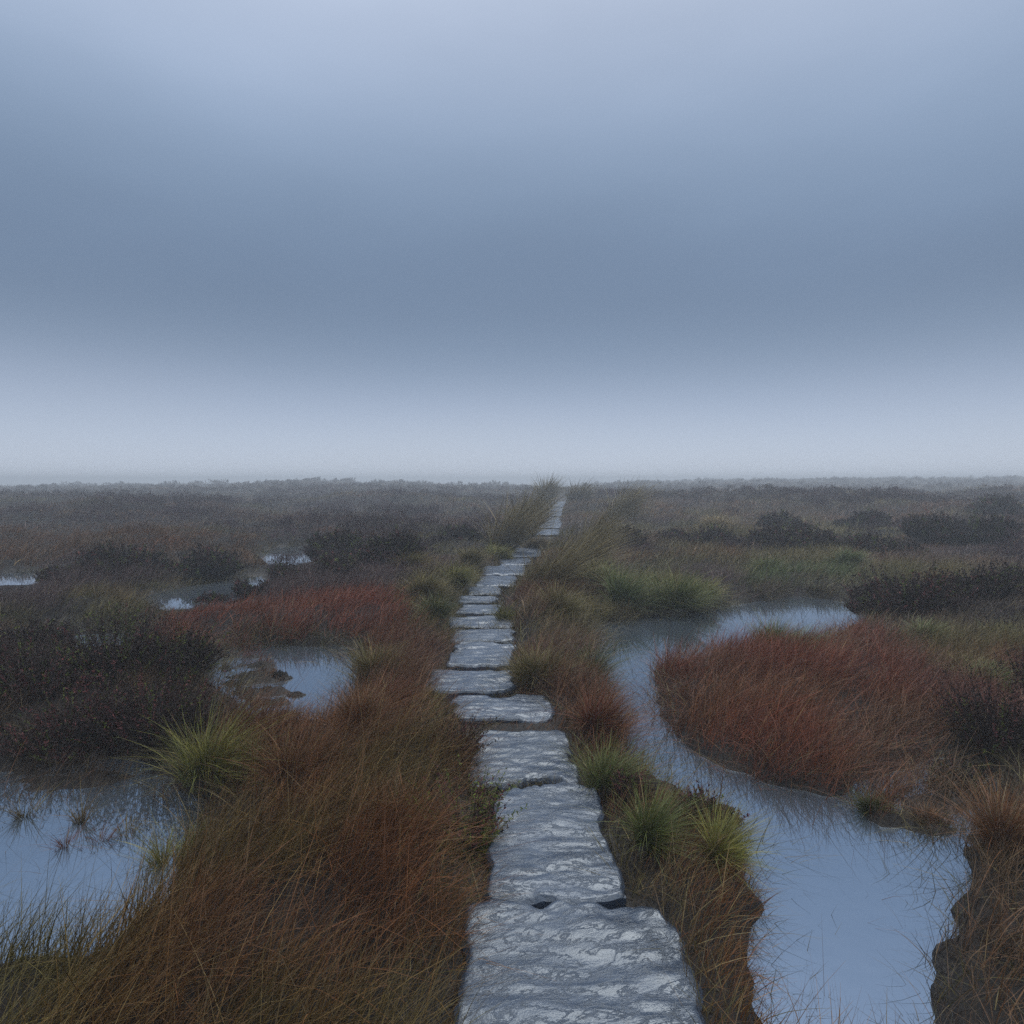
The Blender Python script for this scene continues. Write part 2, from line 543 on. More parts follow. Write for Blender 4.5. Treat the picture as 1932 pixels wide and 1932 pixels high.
# haze over the moor: thin, even, its top just above everything that stands here
x0, x1, y0, y1, z0, z1 = -460, 460, -80, 460, -5.5, 3.3
hv = [(x, y, z) for z in (z0, z1) for y in (y0, y1) for x in (x0, x1)]
M_HAZE = bpy.data.materials.new('haze')
M_HAZE.use_nodes = True
t = M_HAZE.node_tree; t.nodes.clear()
out = t.nodes.new('ShaderNodeOutputMaterial'); pv = t.nodes.new('ShaderNodeVolumePrincipled')
pv.inputs['Color'].default_value = (0.86, 0.93, 1.0, 1)
pv.inputs['Density'].default_value = 0.0066
pv.inputs['Anisotropy'].default_value = 0.2
t.links.new(pv.outputs[0], out.inputs['Volume'])
hz = mesh_obj('haze', hv, [(0, 2, 3, 1), (4, 5, 7, 6), (0, 1, 5, 4), (1, 3, 7, 5), (3, 2, 6, 7), (2, 0, 4, 6)], M_HAZE)
tag(hz, 'pale blue mist lying over the far moor', kind='stuff')

# ------------------------------------------------------------------ flagstones
ORD = ['', 'first', 'second', 'third', 'fourth', 'fifth', 'sixth', 'seventh', 'eighth', 'ninth', 'tenth', 'eleventh', 'twelfth',
       'thirteenth', 'fourteenth', 'fifteenth', 'sixteenth', 'seventeenth', 'eighteenth', 'nineteenth', 'twentieth',
       'twenty-first', 'twenty-second', 'twenty-third', 'twenty-fourth', 'twenty-fifth', 'twenty-sixth', 'twenty-seventh',
       'twenty-eighth', 'twenty-ninth', 'thirtieth', 'thirty-first', 'thirty-second']


def crack(u):          # ragged joint between the two nearest stones, u across -1..1
    return 0.10 * np.sin(2.1 * u + 0.6) - 0.09 * u + 0.05 * (vnoise(u * 5 + 3, u * 0, 5) - .5) + 0.03 * (vnoise(u * 16, u * 0, 6) - .5)


def flagstone(i, xc, yc, w, l):
    n, m = (46, 60) if i < 6 else ((30, 30) if i < 14 else (14, 12))
    u, v = np.meshgrid(np.linspace(-1, 1, n), np.linspace(-1, 1, m))
    # rounded, uneven outline
    s = i * 13.7
    kx = 1 - 0.06 * np.abs(v) ** 9 + 0.34 * (fbm(v * 2.6 + s, v * 0 + np.sign(u) * 3 + 9, 51, 3) - .5) * np.abs(u)
    ky = 1 - 0.05 * np.abs(u) ** 9 + 0.22 * (fbm(u * 2.8 + s, u * 0 + np.sign(v) * 5 + 4, 52, 3) - .5) * np.abs(v)
    x = u * kx * w / 2
    y = v * ky * l / 2
    if i == 1:
        y = np.where(v > 0, y + v * crack(u), y)
    if i == 2:
        y = np.where(v < 0, y - v * crack(u) * 1.0, y)
    edge = np.maximum(np.abs(u), np.abs(v))
    z = 0.034 * (fbm(x * 2.5 + s, y * 7 + s, 61, 4) - .5) + 0.018 * (fbm(x * 8 + y * 3 + s, y * 26, 62, 3) - .5)
    z = z - 0.018 * sstep(0.955, 1.0, edge) - 0.02 * sstep(.62, .8, fbm(x * 4 + s, y * 4 - s, 65, 3)) * sstep(.6, .95, edge) + 0.015 * (hash2(np.array(i), np.array(3), 1) - .5)
    if i in (1, 2):     # worn hollow and broken lip along the joint
        z -= 0.022 * sstep(0.90, 1, v if i == 1 else -v) * sstep(.35, .7, vnoise(u * 5, u * 0, 8))
    yaw = (hash2(np.array(i), np.array(9), 2) - .5) * 0.20 * (i > 2)
    x, y = x * math.cos(yaw) - y * math.sin(yaw), x * math.sin(yaw) + y * math.cos(yaw)
    V = np.stack([x, y, z], -1).reshape(-1, 3)
    ii = np.arange(n * m).reshape(m, n)
    F = np.stack([ii[:-1, :-1], ii[:-1, 1:], ii[1:, 1:], ii[1:, :-1]], -1).reshape(-1, 4)
    ring = np.concatenate([ii[0, :], ii[1:, -1], ii[-1, -2::-1], ii[-2:0:-1, 0]])
    low = V[ring].copy(); low[:, 2] = -0.12; low[:, :2] *= 0.985
    k = len(ring); b0 = len(V)
    V = np.vstack([V, low])
    a = np.arange(k); nxt = (a + 1) % k
    F = np.vstack([F, np.stack([ring[nxt], ring[a], b0 + a, b0 + nxt], -1)])
    o = mesh_obj('flagstone', V, F, M_STONE, smooth=True)
    rimv = np.zeros(len(V), bool); rimv[ring] = True; rimv[b0:] = True
    o.data.polygons.foreach_set('use_smooth', ~rimv[F].any(1))
    o.location = (xc, yc, ZS + (hash2(np.array(i), np.array(5), 4) - .5) * (.03 if i > 4 else .01))
    return o


FL = {0: 'wet flagstone at the very foot of the path, below the cracked pair',
      1: 'large rippled flagstone below the ragged dark crack, nearest full stone',
      2: 'broad flagstone whose lower edge is the ragged dark crack',
      3: 'short wide flagstone just beyond the one above the ragged crack',
      4: 'wide flagstone sticking out left, fringed with small sedge tufts',
      5: 'long narrow flagstone right behind the one sticking out left'}
for i, (xc, yc, w, l) in enumerate(STONES):
    o = flagstone(i, xc, yc, w, l)
    lab = FL.get(i) or ('wet grey flagstone, %s beyond the ragged crack up the path' % ORD[i - 1] if i < 15 else
                        'pale far flagstone in the mist, %s beyond the ragged crack' % ORD[i - 1])
    tag(o, lab, 'flagstone', 'flagstones of the path')

# ------------------------------------------------------------------ grasses that cover the moor (nobody could count them)
BROWN, PURP, OLIVE, RUST, RED, STRAW, DARK, GREEN = [np.array(c) for c in (
    (.135, .086, .046), (.105, .070, .070), (.140, .130, .036), (.160, .064, .022), (.170, .045, .021), (.40, .32, .14), (.055, .040, .032), (.105, .150, .040))]
ZONES = [  # canopy outlines in the picture, first match wins
    ('short', [(1185, 1330), (1290, 1370), (1400, 1440), (1500, 1540), (1580, 2300), (1420, 2300), (1300, 1600), (1200, 1480)]),
    ('short', [(775, 1245), (865, 1245), (870, 1352), (815, 1345), (780, 1300)]),
    ('short', [(800, 1450), (930, 1430), (975, 1580), (820, 1620)]),
    ('green', [(1415, 1156), (1450, 1146), (1540, 1142), (1545, 1172), (1415, 1182)]),
    ('red', [(1175, 1215), (1270, 1188), (1400, 1174), (1530, 1156), (1660, 1160), (1700, 1200), (1720, 1260), (1780, 1330),
             (1760, 1400), (1700, 1460), (1600, 1480), (1500, 1470), (1400, 1440), (1300, 1420), (1200, 1320)]),
    ('mauve', [(1700, 1190), (1932, 1200), (2100, 1230), (2100, 1310), (1800, 1330), (1720, 1260)]),
    ('rust', [(555, 1345), (640, 1285), (735, 1272), (772, 1298), (812, 1345), (850, 1400), (850, 1440), (810, 1470), (850, 1572), (860, 2300),
              (250, 2300), (330, 1650), (380, 1500), (490, 1420), (510, 1375)]),
    ('redleft', [(285, 1132), (480, 1108), (620, 1092), (745, 1098), (775, 1130), (765, 1175), (690, 1205), (480, 1205), (340, 1185)]),
    ('olive', [(760, 1060), (930, 1035), (925, 1080), (880, 1140), (870, 1180), (790, 1182), (755, 1120)]),
    ('olive', [(960, 1160), (1190, 1055), (1330, 1075), (1345, 1150), (1130, 1192), (980, 1195)]),
    ('olive', [(115, 1090), (445, 1068), (445, 1100), (330, 1118), (130, 1132)]),
    ('green', [(1400, 1050), (1640, 1046), (1640, 1080), (1400, 1092)]),
    ('olive', [(1080, 1500), (1200, 1480), (1440, 1560), (1500, 2300), (1130, 2300)]),
    ('rustdim', [(-200, 985), (300, 985), (520, 1000), (520, 1050), (-200, 1060)]),
    ('dark', [(1660, 1430), (1800, 1440), (1870, 1490), (1850, 1620), (1860, 2300), (1560, 2300), (1680, 1640), (1640, 1540)]),
    ('rustdim', [(1750, 1440), (2100, 1480), (2100, 2300), (1600, 2300), (1700, 1600)]),
    ('dark', [(-300, 1182), (270, 1175), (415, 1215), (430, 1300), (400, 1400), (300, 1440), (-300, 1440)]),
    ('dark', [(1800, 1235), (2200, 1225), (2200, 1490), (1800, 1450)]),
    ('dark', [(1590, 1085), (2200, 1070), (2200, 1170), (1640, 1170)]),
]
ZN = ['mixed', 'short', 'green', 'red', 'mauve', 'rust', 'redleft', 'olive', 'rustdim', 'dark']


def slab_mask(x, y, pad):
    m = np.zeros(x.shape, bool)
    for xc, yc, w, l in STONES:
        m |= (np.abs(x - xc) < w / 2 - pad) & (np.abs(y - yc) < l / 2 - pad * 0.5)
    return m


store = {k: [] for k in ('red_grass', 'rust_grass', 'moor_grass', 'pool_sedge')}
#        d0   d1   per m2  width  segs
BANDSG = [(1.6, 4.0, 4200, .0034, 4), (4.0, 7.0, 3400, .0042, 4), (7.0, 12.0, 1500, .0065, 3), (12, 20, 560, .011, 3), (20, 35, 150, .020, 2),
          (35, 60, 42, .036, 2), (60, 120, 9, .07, 2), (120, 205, 3, .13, 2)]
for d0, d1, rho, bw, segs in BANDSG:
    hw = 0.80 * d1 + 1.2
    n = int(2 * hw * (d1 - d0) * rho)
    x = R.uniform(-hw, hw, n); y = R.uniform(d0, d1, n)
    keep = np.abs(x) < 0.80 * y + 1.2
    # tufts: pull the roots together
    tuft = fbm(x * 2.4, y * 2.4, 71, 3)
    keep &= R.uniform(0, 1, n) < 0.25 + 1.1 * sstep(.32, .60, tuft)
    x, y = x[keep], y[keep]; tuft = tuft[keep]
    z = ground_z(x, y)
    jx, jy = project(x + R.normal(0, .05 + .006 * y) + .04, y + R.normal(0, .05 + .006 * y), z + 0.22)
    zone = np.zeros(len(x), int)
    for nm, poly in ZONES[::-1]:
        zone[inpoly(jx, jy, poly)] = ZN.index(nm)
    pad = np.abs(x - path_x(y))
    messy = np.where((x < 0) & (y < 8), .11, .022)
    dead = slab_mask(x, y, 0.015) | ((z < -0.03) & (R.uniform(0, 1, len(x)) > np.where(z < -.08, messy, .16))) | ((z < 0.004) & (R.uniform(0, 1, len(x)) > .40)) | ((z < 0.03) & (R.uniform(0, 1, len(x)) > 0.8))
    dead |= (pad < 0.30) & (y < 48) & (R.uniform(0, 1, len(x)) > .5)
    ok = ~dead
    x, y, z, zone, tuft, pad = x[ok], y[ok], z[ok], zone[ok], tuft[ok], pad[ok]
    n = len(x)
    big = fbm(x * .23 + 5, y * .23, 81, 3)[:, None]
    fine = R.uniform(0, 1, (n, 1))
    col = BROWN * (1 - sstep(.40, .60, big)) + PURP * sstep(.40, .60, big)
    ol = sstep(.52, .66, fbm(x * .35, y * .5 + 40, 91, 3))[:, None]
    col = col * (1 - .75 * ol) + OLIVE * .75 * ol
    ru = sstep(.56, .68, fbm(x * .3 + 90, y * .45, 95, 3))[:, None]
    col = col * (1 - .7 * ru) + RUST * .7 * ru
    hgt = 0.13 + 0.20 * tuft + R.uniform(0, .10, n)
    for nm, c1, c2, f, hh in (('green', GREEN * .85, BROWN, .45, .26), ('red', RED, RUST, None, .33), ('mauve', RED * .5 + PURP * .5, RUST, .4, .28), ('rust', RUST * 1.0, BROWN * .75, .42, .33),
                              ('redleft', RED * 1.2, RUST, .15, .28), ('olive', OLIVE * 1.2, BROWN, .4, .24), ('short', OLIVE, RUST, .5, .13), ('rustdim', RUST, BROWN, .55, .24), ('dark', DARK, BROWN, .3, .20)):
        m = zone == ZN.index(nm)
        if not m.any():
            continue
        k = np.clip((f if f is not None else 0.62 - 0.75 * sstep(4.6, 6.2, y[m])[:, None]) + (fine[m] - .5) * .9 + 2.2 * (fbm(x[m] * 1.4, y[m] * 1.4, 123, 3)[:, None] - .5), 0, 1)
        col[m] = c1 * (1 - k) + c2 * k
        og = .6 * sstep(.55, .68, fbm(x[m] * 1.1 + 50, y[m] * 1.1, 133, 3))[:, None] * (nm in ('rust', 'red', 'mauve'))
        col[m] = col[m] * (1 - og) + (OLIVE * .8 if nm != 'red' else BROWN) * og
        hgt[m] = hh * (0.55 + 0.75 * tuft[m]) * R.uniform(.6, 1.15, m.sum())
    hgt *= np.where(pad < .30, .40, np.where(pad < .46, .75, 1.0)) * np.where(z < .03, .8, 1) * np.where(z < -.03, 1.15, 1)
    for nm, poly in POOLS.items():          # the wet shore on the near side of a puddle carries only short growth
        far = nm.startswith('sliver')
        for q in ((1.02, 1.06, 1.10, 1.15, 1.21) if far else (1.02, 1.05, 1.09)):
            if far or nm == 'mid_left':
                hgt[inpoly(x * q, y * q, poly)] *= .62
    hgt *= 1 - .45 * sstep(.46, .54, fbm(x * .16 + 3, y * .22, 101, 3)) * sstep(8, 12, y) * (zone == 0)
    # bent, broken and taller stems among the rest
    odd = R.uniform(0, 1, n)
    hgt *= np.where(odd < .05, 1.45, 1)
    straw = R.uniform(0, 1, n) < .035
    col[straw] = col[straw] * .5 + STRAW * .45
    col = col * R.uniform(.6, 1.4, (n, 1))
    az = R.normal(0.15, 0.9, n) + 0.7 * (vnoise(x * .8, y * .8, 77) - .5)
    lean = np.where(odd > .90, R.uniform(.6, .93, n), np.clip(R.normal(.34, .22, n), 0, .9))
    curve = np.where(odd > .80, R.uniform(.5, 1.1, n), np.clip(R.normal(.30, .22, n), -.1, .9))
    W = bw * R.uniform(.45, 1.0, n) ** 1.2 * np.where(R.uniform(0, 1, n) < .12, 1.9, 1.1)
    tip = col * np.array([1.12, 1.05, .95])
    P = np.stack([x, y, z - .02], -1)
    sel = {'red_grass': np.isin(zone, [ZN.index('red'), ZN.index('redleft'), ZN.index('mauve')]), 'rust_grass': zone == ZN.index('rust'),
           'pool_sedge': z < -.03}
    sel['red_grass'] &= ~sel['pool_sedge']; sel['rust_grass'] &= ~sel['pool_sedge']
    sel['moor_grass'] = ~(sel['red_grass'] | sel['rust_grass'] | sel['pool_sedge'])
    for k, m in sel.items():
        if m.any():
            store[k].append(blades(P[m], hgt[m], az[m], lean[m], curve[m], W[m], col[m], tip[m], segs))
for nm, poly in POOLS.items():       # stems rooted along the shore, hanging over the water
    p = np.array(poly); e = np.roll(p, -1, 0) - p; L = np.hypot(e[:, 0], e[:, 1])
    md = p[:, 1].mean()
    n = int(L.sum() * (900 if md < 9 else 350))
    i = R.choice(len(p), n, p=L / L.sum()); u = R.uniform(0, 1, n)
    pos = p[i] + e[i] * u[:, None]
    area = 0.5 * np.sum(p[:, 0] * np.roll(p[:, 1], -1) - np.roll(p[:, 0], -1) * p[:, 1])
    nr = np.stack([-e[i, 1], e[i, 0]], 1) / (L[i, None] + 1e-9) * np.sign(area)      # towards the water
    pos = pos - nr * (R.uniform(-.12, .34, n) ** 1)[:, None] + R.normal(0, .03, (n, 2))
    x, y = pos[:, 0], pos[:, 1]
    clump = vnoise(x * 4.5, y * 4.5, 66)
    ok = (R.uniform(0, 1, n) < .15 + 1.1 * sstep(.3, .65, clump)) & ~slab_mask(x, y, 0.0) & (y > 1.5) & ((y > 3.1) | (R.uniform(0, 1, n) < .35))
    x, y, nr, clump = x[ok], y[ok], nr[ok], clump[ok]; n = len(x)
    z = ground_z(x, y)
    h = R.uniform(.08, .30, n) * (.5 + .7 * clump) * np.where(y < 3, .7, 1)
    h *= np.where((y < p[:, 1].mean()) & (md > 6), .55, 1)
    toward = np.arctan2(nr[:, 1], nr[:, 0])
    az = np.where(R.uniform(0, 1, n) < .6, toward, 0.1) + R.normal(0, .7, n)
    mixc = R.uniform(0, 1, (n, 1))
    red = inpoly(*project(x, y, z + .15), next(p_ for n_, p_ in ZONES if n_ == 'red'))[:, None] if nm == 'channel' else np.zeros((n, 1), bool)
    col = np.where(red, RED, OLIVE * .8) * mixc + BROWN * .8 * (1 - mixc)
    dd = R.uniform(0, 1, n) < .12
    col[dd] = STRAW * .6
    col *= R.uniform(.4, 1.2, (n, 1))
    W = np.maximum(.0036, .00085 * y) * R.uniform(.5, 1.4, n)
    store['pool_sedge'].append(blades(np.stack([x, y, z - .02], -1), h, az, np.clip(R.normal(.45, .25, n), 0, .93), np.clip(R.normal(.5, .35, n), -.1, 1.2), W, col, col * 1.1, 4))
for i, (xc, yc, w, l) in enumerate(STONES[:17]):       # grass creeping over the edges of the stones and out of the joints
    n = int((620 * l + 150) * (1 if yc < 9 else .6))
    side = R.uniform(0, 1, n)
    sg = np.where(R.uniform(0, 1, n) < .5, -1, 1)
    x = np.where(side < .78, xc + sg * (w / 2 + R.uniform(-.02, .14, n)), xc + R.uniform(-.5, .5, n) * w)
    y = np.where(side < .78, yc + R.uniform(-.55, .55, n) * l, yc - l / 2 - R.uniform(0.0, .05, n))
    cl = vnoise(x * 6 + i, y * 6, 55)
    ok = (R.uniform(0, 1, n) < 1.3 * sstep(.35, .7, cl)) & ~slab_mask(x, y, .03) & (y > 1.5)
    x, y, sg, side, cl = x[ok], y[ok], sg[ok], side[ok], cl[ok]; n = len(x)
    h = R.uniform(.06, .22, n) * (.5 + .7 * cl) * np.where(side < .78, 1, .55)
    az = np.where(R.uniform(0, 1, n) < .6, np.where(sg > 0, np.pi, 0), R.uniform(0, 6.3, n)) + R.normal(0, .6, n)
    k = R.uniform(0, 1, (n, 1))
    col = (BROWN * k + OLIVE * (1 - k)) * R.uniform(.4, 1.2, (n, 1))
    store['moor_grass'].append(blades(np.stack([x, y, np.full(n, .0)], -1), h + .03, az, np.clip(R.normal(.4, .25, n), 0, .93), np.clip(R.normal(.5, .3, n), 0, 1.2),
                                      np.maximum(.0034, .0008 * y) * R.uniform(.5, 1.4, n), col, col * 1.15, 4))
SL = {'red_grass': 'deep red fine grass leaning right in dense stands by the pools',
      'rust_grass': 'rust brown grass filling the bank left of the near flagstones',
      'moor_grass': 'brown and olive moor grass covering the open ground',
      'pool_sedge': 'thin dark sedge and stems fringing the pools and standing in their water'}
for k, parts in store.items():
    V, F, Cc = join(parts)
    tag(mesh_obj(k, V, F, M_GRASS, Cc), SL[k], kind='stuff')

# heather that covers the far moor
parts = []
for d0, d1, rho, per, ls in ((6.5, 14, 1.5, 420, .02), (14, 30, 1.7, 230, .036), (30, 60, .8, 120, .07), (60, 120, .28, 60, .13), (120, 205, .10, 45, .24)):
    hw = .82 * d1 + 2
    n = int(2 * hw * (d1 - d0) * rho)
    x = R.uniform(-hw, hw, n); y = R.uniform(d0, d1, n)
    den = fbm(x * .16 + 3, y * .22, 101, 3)
    px, py = project(x, y, np.full(n, .25))
    calm = np.zeros(n, bool)
    for nm, poly in ZONES:
        if nm != 'dark': calm |= inpoly(px, py, poly)
    k = (np.abs(x) < .82 * y + 2) & (R.uniform(0, 1, n) < sstep(.40, .52, den)) & (np.abs(x - path_x(y)) > .9 + .03 * y) & ~calm
    x, y = x[k], y[k]; z = ground_z(x, y)
    k = z > .05; x, y, z = x[k], y[k], z[k]; n = len(x)
    rad = R.uniform(.25, .60, n) * np.where(R.uniform(0, 1, n) < .2, 2.0, 1); hh = R.uniform(.24, .48, n) * np.where(rad > .65, 1.35, 1) * np.where(y > 60, 1.1, 1)
    tint = R.uniform(.6, 1.35, (n, 1)) * (np.array([.076, .047, .051]) + R.uniform(-.008, .012, (n, 3)) * np.array([1, .6, .5]))
    i = np.repeat(np.arange(n), per)
    v = R.normal(size=(len(i), 3)); v[:, 2] = np.abs(v[:, 2]); v /= np.linalg.norm(v, axis=1, keepdims=True)
    lob = .62 + .6 * vnoise(v[:, 0] * 2.5 + i * 7.1, v[:, 1] * 2.5 + i * 3.3, 7)
    rr_ = (R.uniform(.45, 1, len(i)) ** .6 * lob)[:, None]
    P = np.stack([x[i], y[i], z[i]], -1) + v * rr_ * np.stack([rad[i], rad[i] * .8, hh[i]], -1)
    D = v * .7 + np.array([.15, 0, .8]) + R.normal(0, .35, v.shape)
    L = ls * R.uniform(.8, 2.0, len(i))
    parts.append(leaf_quads(P, D, L, L * .42, tint[i] * R.uniform(.7, 1.35, (len(i), 1))))
V, F, Cc = join(parts)
tag(mesh_obj('heather_cover', V, F, M_HEATH, Cc), 'low brown heather spread over the far moor in the mist', kind='stuff')

# ------------------------------------------------------------------ single plants


def tussock(px, py, wpx, hpx, kind, label, group='grass tussocks', lean=.25, name='grass_tussock', zoff=.04):
    x, y = [float(v) for v in unproject(px, py, .05)]
    z = float(ground_z(np.array([x]), np.array([y]))[0])
    d = math.hypot(x, y)
    w, h = wpx * y / FPX, hpx * y / FPX
    c1, c2 = {'green': (GREEN * .85, OLIVE), 'dgreen': (GREEN * .6, OLIVE * .7), 'fresh': (np.array([.13, .165, .07]), GREEN), 'olive': (OLIVE, BROWN), 'yellow': (np.array([.20, .19, .04]), GREEN * .8),
              'red': (RED * .85, RUST * .8), 'rust': (RUST, BROWN), 'straw': (np.array([.40, .34, .20]), BROWN * 1.4), 'brown': (BROWN, OLIVE), 'pale': (np.array([.20, .24, .12]), OLIVE)}[kind]
    if name == 'rush_clump': c1, c2 = np.array([.19, .165, .075]) * (1.0 if kind == 'brown' else .9), BROWN * .9
    n = int((900 if name == 'rush_clump' else 1500) * min(1.6, max(.5, w / .5)) * (1 if d < 8 else .6))
    rush = name == 'rush_clump'
    k = int(np.clip(w * 14, 4, 11))
    ca_, cr_ = R.uniform(0, 2 * np.pi, k), np.sqrt(R.uniform(0, 1, k))
    own = R.choice(k, n, p=R.dirichlet(np.full(k, 3.0)))
    ha, hr = R.uniform(.6, 1.12, k), R.uniform(.6, 1.3, k)
    a = R.uniform(0, 2 * np.pi, n); r = np.sqrt(R.uniform(0, 1, n))
    q = .24 * w
    rx = q * (cr_[own] * np.cos(ca_[own]) + .5 * hr[own] * r * np.cos(a))
    ry = q * .9 * (cr_[own] * np.sin(ca_[own]) + .5 * hr[own] * r * np.sin(a))
    rt = np.clip(np.hypot(rx, ry) / (q * 1.3), 0, 1)
    P = np.stack([rx, ry, h * .25 * (1 - rt ** 2) * (0 if rush else 1) - zoff], -1)
    at = np.arctan2(ry + .4 * q * r * np.sin(a), rx + .4 * q * r * np.cos(a))
    az = at + R.normal(0, .55, n)
    out = np.clip((.05 + .30 * rt if rush else .12 + .30 * rt + .28 * r) + R.normal(0, .17, n), 0, .92)
    vx = out * np.cos(az) + lean; vy = out * np.sin(az)
    az2 = np.arctan2(vy, vx); ln = np.clip(np.hypot(vx, vy), 0, .93)
    H = h * ha[own] * (1.12 if rush else 1) * R.uniform(.55 if rush else .30, 1.05, n) * (1.05 - .3 * rt)
    bent = R.uniform(0, 1, n) * (.85 if rush else 1)
    r = rt
    if group == 'small sedge tufts in the lower left pool':      # a few thin stems only
        keep = R.uniform(0, 1, n) < .13
        P, az2, ln, H, bent, r, W_ = P[keep], az2[keep], ln[keep] * .8, H[keep] * 1.3, bent[keep], r[keep], None
        n = len(P)
    f = np.clip(R.uniform(-.2, 1, (n, 1)) * (.4 + .8 * r[:, None]), 0, 1)
    col = (c1 * (1 - f) + c2 * f) * R.uniform(.65, 1.4, (n, 1))
    dead = R.uniform(0, 1, n) < .10
    col[dead] = STRAW * .45 * R.uniform(.6, 1.3, (dead.sum(), 1))
    W = np.full(n, max(.0036, (.0011 if rush else .00085) * d)) * R.uniform(.5, 1.0, n) * np.where(R.uniform(0, 1, n) < .12, 1.7, 1.1)
    V, F, Cc = blades(P, H, az2, ln, np.where(bent > .75, R.uniform(.5, 1.2, n), np.clip(R.normal(.32, .2, n), 0, .9)), W, col * np.array([.9, .85, .9]), col * np.array([1.15, 1.1, .9]), 5)
    o = mesh_obj(name, V, F, M_GRASS, Cc)
    o.location = (x, y, max(z, -.015))
    return tag(o, label, 'rush' if name == 'rush_clump' else 'tussock', group)


T = tussock
T(1138, 1492, 130, 140, 'green', 'dense dark green tussock beside the cracked flagstones, right of the path')
T(1225, 1600, 140, 135, 'green', 'wide green tussock between the dark green one and the pool, right of path')
T(1350, 1625, 150, 110, 'yellow', 'yellow olive tussock at the pool edge, lowest on the right verge')
T(1122, 1392, 125, 130, 'red', 'red brown tussock between the path and the narrow water channel')
T(1020, 1292, 140, 95, 'olive', 'low olive brown tussock right of the path where the sedge fringes the stone')
T(1115, 1268, 75, 88, 'dgreen', 'narrow dark green tussock at the near corner of the water channel')
T(715, 1290, 130, 85, 'olive', 'rounded olive tussock left of the path above the rust grass bank')
T(400, 1478, 190, 150, 'yellow', 'solitary yellow green tussock on the mud beside the lower left pool', lean=.3)
T(322, 1612, 90, 100, 'yellow', 'small yellow tussock at the right rim of the lower left pool')
T(828, 1182, 65, 66, 'dgreen', 'small dark green tussock left of the path beside two narrow flagstones')
T(800, 1140, 95, 60, 'olive', 'spreading olive tussock on the left verge, just behind the small dark green one')
T(855, 1112, 70, 48, 'yellow', 'straw tipped yellow tussock leaning over the left edge of the path')
T(890, 1078, 70, 45, 'olive', 'olive tussock left of the path below the tall left rushes')
T(935, 1055, 60, 40, 'yellow', 'pale yellow tussock at the foot of the tall left rushes')
T(770, 1085, 90, 42, 'olive', 'flat olive tussock left of the path in front of the dark heather')
T(893, 1590, 90, 62, 'yellow', 'yellow green mossy tuft against the left edge of the near flagstone')
T(1130, 1125, 110, 58, 'yellow', 'yellow green tussock between the leaning rushes and the fresh green one')
T(1325, 1138, 95, 50, 'yellow', 'yellow green tussock at the right end of the broad green mound')
T(1012, 1032, 62, 26, 'brown', 'brown tussock across the path in the gap between far stones')
T(952, 1165, 55, 40, 'yellow', 'small yellow tussock on the right corner of a jutting flagstone')
T(1170, 1150, 105, 95, 'fresh', 'fresh bright green tussock right of the path above the channel')
T(1270, 1150, 150, 90, 'green', 'broad green mound of grass at the far bank of the channel')
T(1060, 1172, 130, 75, 'olive', 'olive tussock under the tall leaning rushes right of the path')
T(1350, 1005, 95, 34, 'straw', 'pale straw coloured tussock in the far heather on the right', lean=.1)
T(1445, 1092, 90, 40, 'green', 'dim green tussock beyond the channel, left of the pair across the water')
T(1590, 1078, 100, 38, 'fresh', 'light green tussock beyond the channel near the dark heather bank')
T(1470, 1245, 150, 92, 'green', 'green tussock at the back of the red grass by the water', lean=.4)
T(1735, 1228, 90, 60, 'pale', 'pale green tussock behind the red grass, right of it')
T(1865, 1222, 70, 45, 'pale', 'pale green tussock at the right edge behind the mauve grass')
T(1855, 1318, 110, 72, 'pale', 'pale green tussock in front of the dark heather at the right edge')
T(1895, 1620, 140, 145, 'rust', 'orange brown tussock at the right edge of the lower right pool')
T(1752, 1540, 65, 48, 'rust', 'small rusty tuft on a mud lump in the lower right pool')
T(1642, 1512, 38, 60, 'dgreen', 'thin green tuft standing alone in the lower right pool', lean=.1)
T(760, 1590, 150, 130, 'rust', 'rusty tussock at the foot of the left bank beside the mossy heather')
T(560, 1500, 150, 120, 'rust', 'rusty tussock in the left bank beside the solitary yellow green one')
T(690, 1420, 150, 120, 'rust', 'rusty tussock in the middle of the left bank')
T(740, 1352, 100, 75, 'red', 'reddish tussock at the top of the left bank by the path')
T(735, 1258, 90, 50, 'brown', 'brown tussock left of the path behind the stone sticking out left')
SG = 'small sedge tufts in the lower left pool'
T(48, 1520, 40, 62, 'brown', 'leftmost small dark sedge tuft in the lower left pool', SG, .1)
T(153, 1535, 46, 70, 'brown', 'largest of the small dark sedge tufts in the lower left pool', SG, .1)
T(126, 1575, 34, 52, 'red', 'reddish sedge tuft in the lower left pool, nearest of the small ones', SG, .15)
T(186, 1570, 48, 50, 'red', 'reddish spreading sedge tuft in the lower left pool beside the largest one', SG, .2)
T(236, 1555, 44, 48, 'brown', 'rightmost small sedge tuft in the lower left pool', SG, .1)
RU = 'tall rush clumps beside the path'
T(948, 1040, 90, 125, 'brown', 'tall brown rush clump left of the path, nearest of the left rushes', RU, .3, 'rush_clump')
T(985, 1012, 60, 100, 'brown', 'tall brown rush clump left of the path where the stones disappear', RU, .3, 'rush_clump')
T(1030, 955, 34, 56, 'brown', 'far hazy rush clump left of the path near the skyline', RU, .2, 'rush_clump')
T(1020, 1128, 110, 137, 'brown', 'large tangled rush clump leaning away from the right edge of the path', RU, .5, 'rush_clump')
T(1075, 1100, 120, 143, 'olive', 'large olive rush clump right of the path, leaning far right', RU, .5, 'rush_clump')
T(1100, 1050, 90, 100, 'brown', 'brown rush clump right of the path behind the olive leaning one', RU, .45, 'rush_clump')
T(1165, 990, 80, 93, 'brown', 'hazy tall rush clump right of the path against the far moor', RU, .4, 'rush_clump')
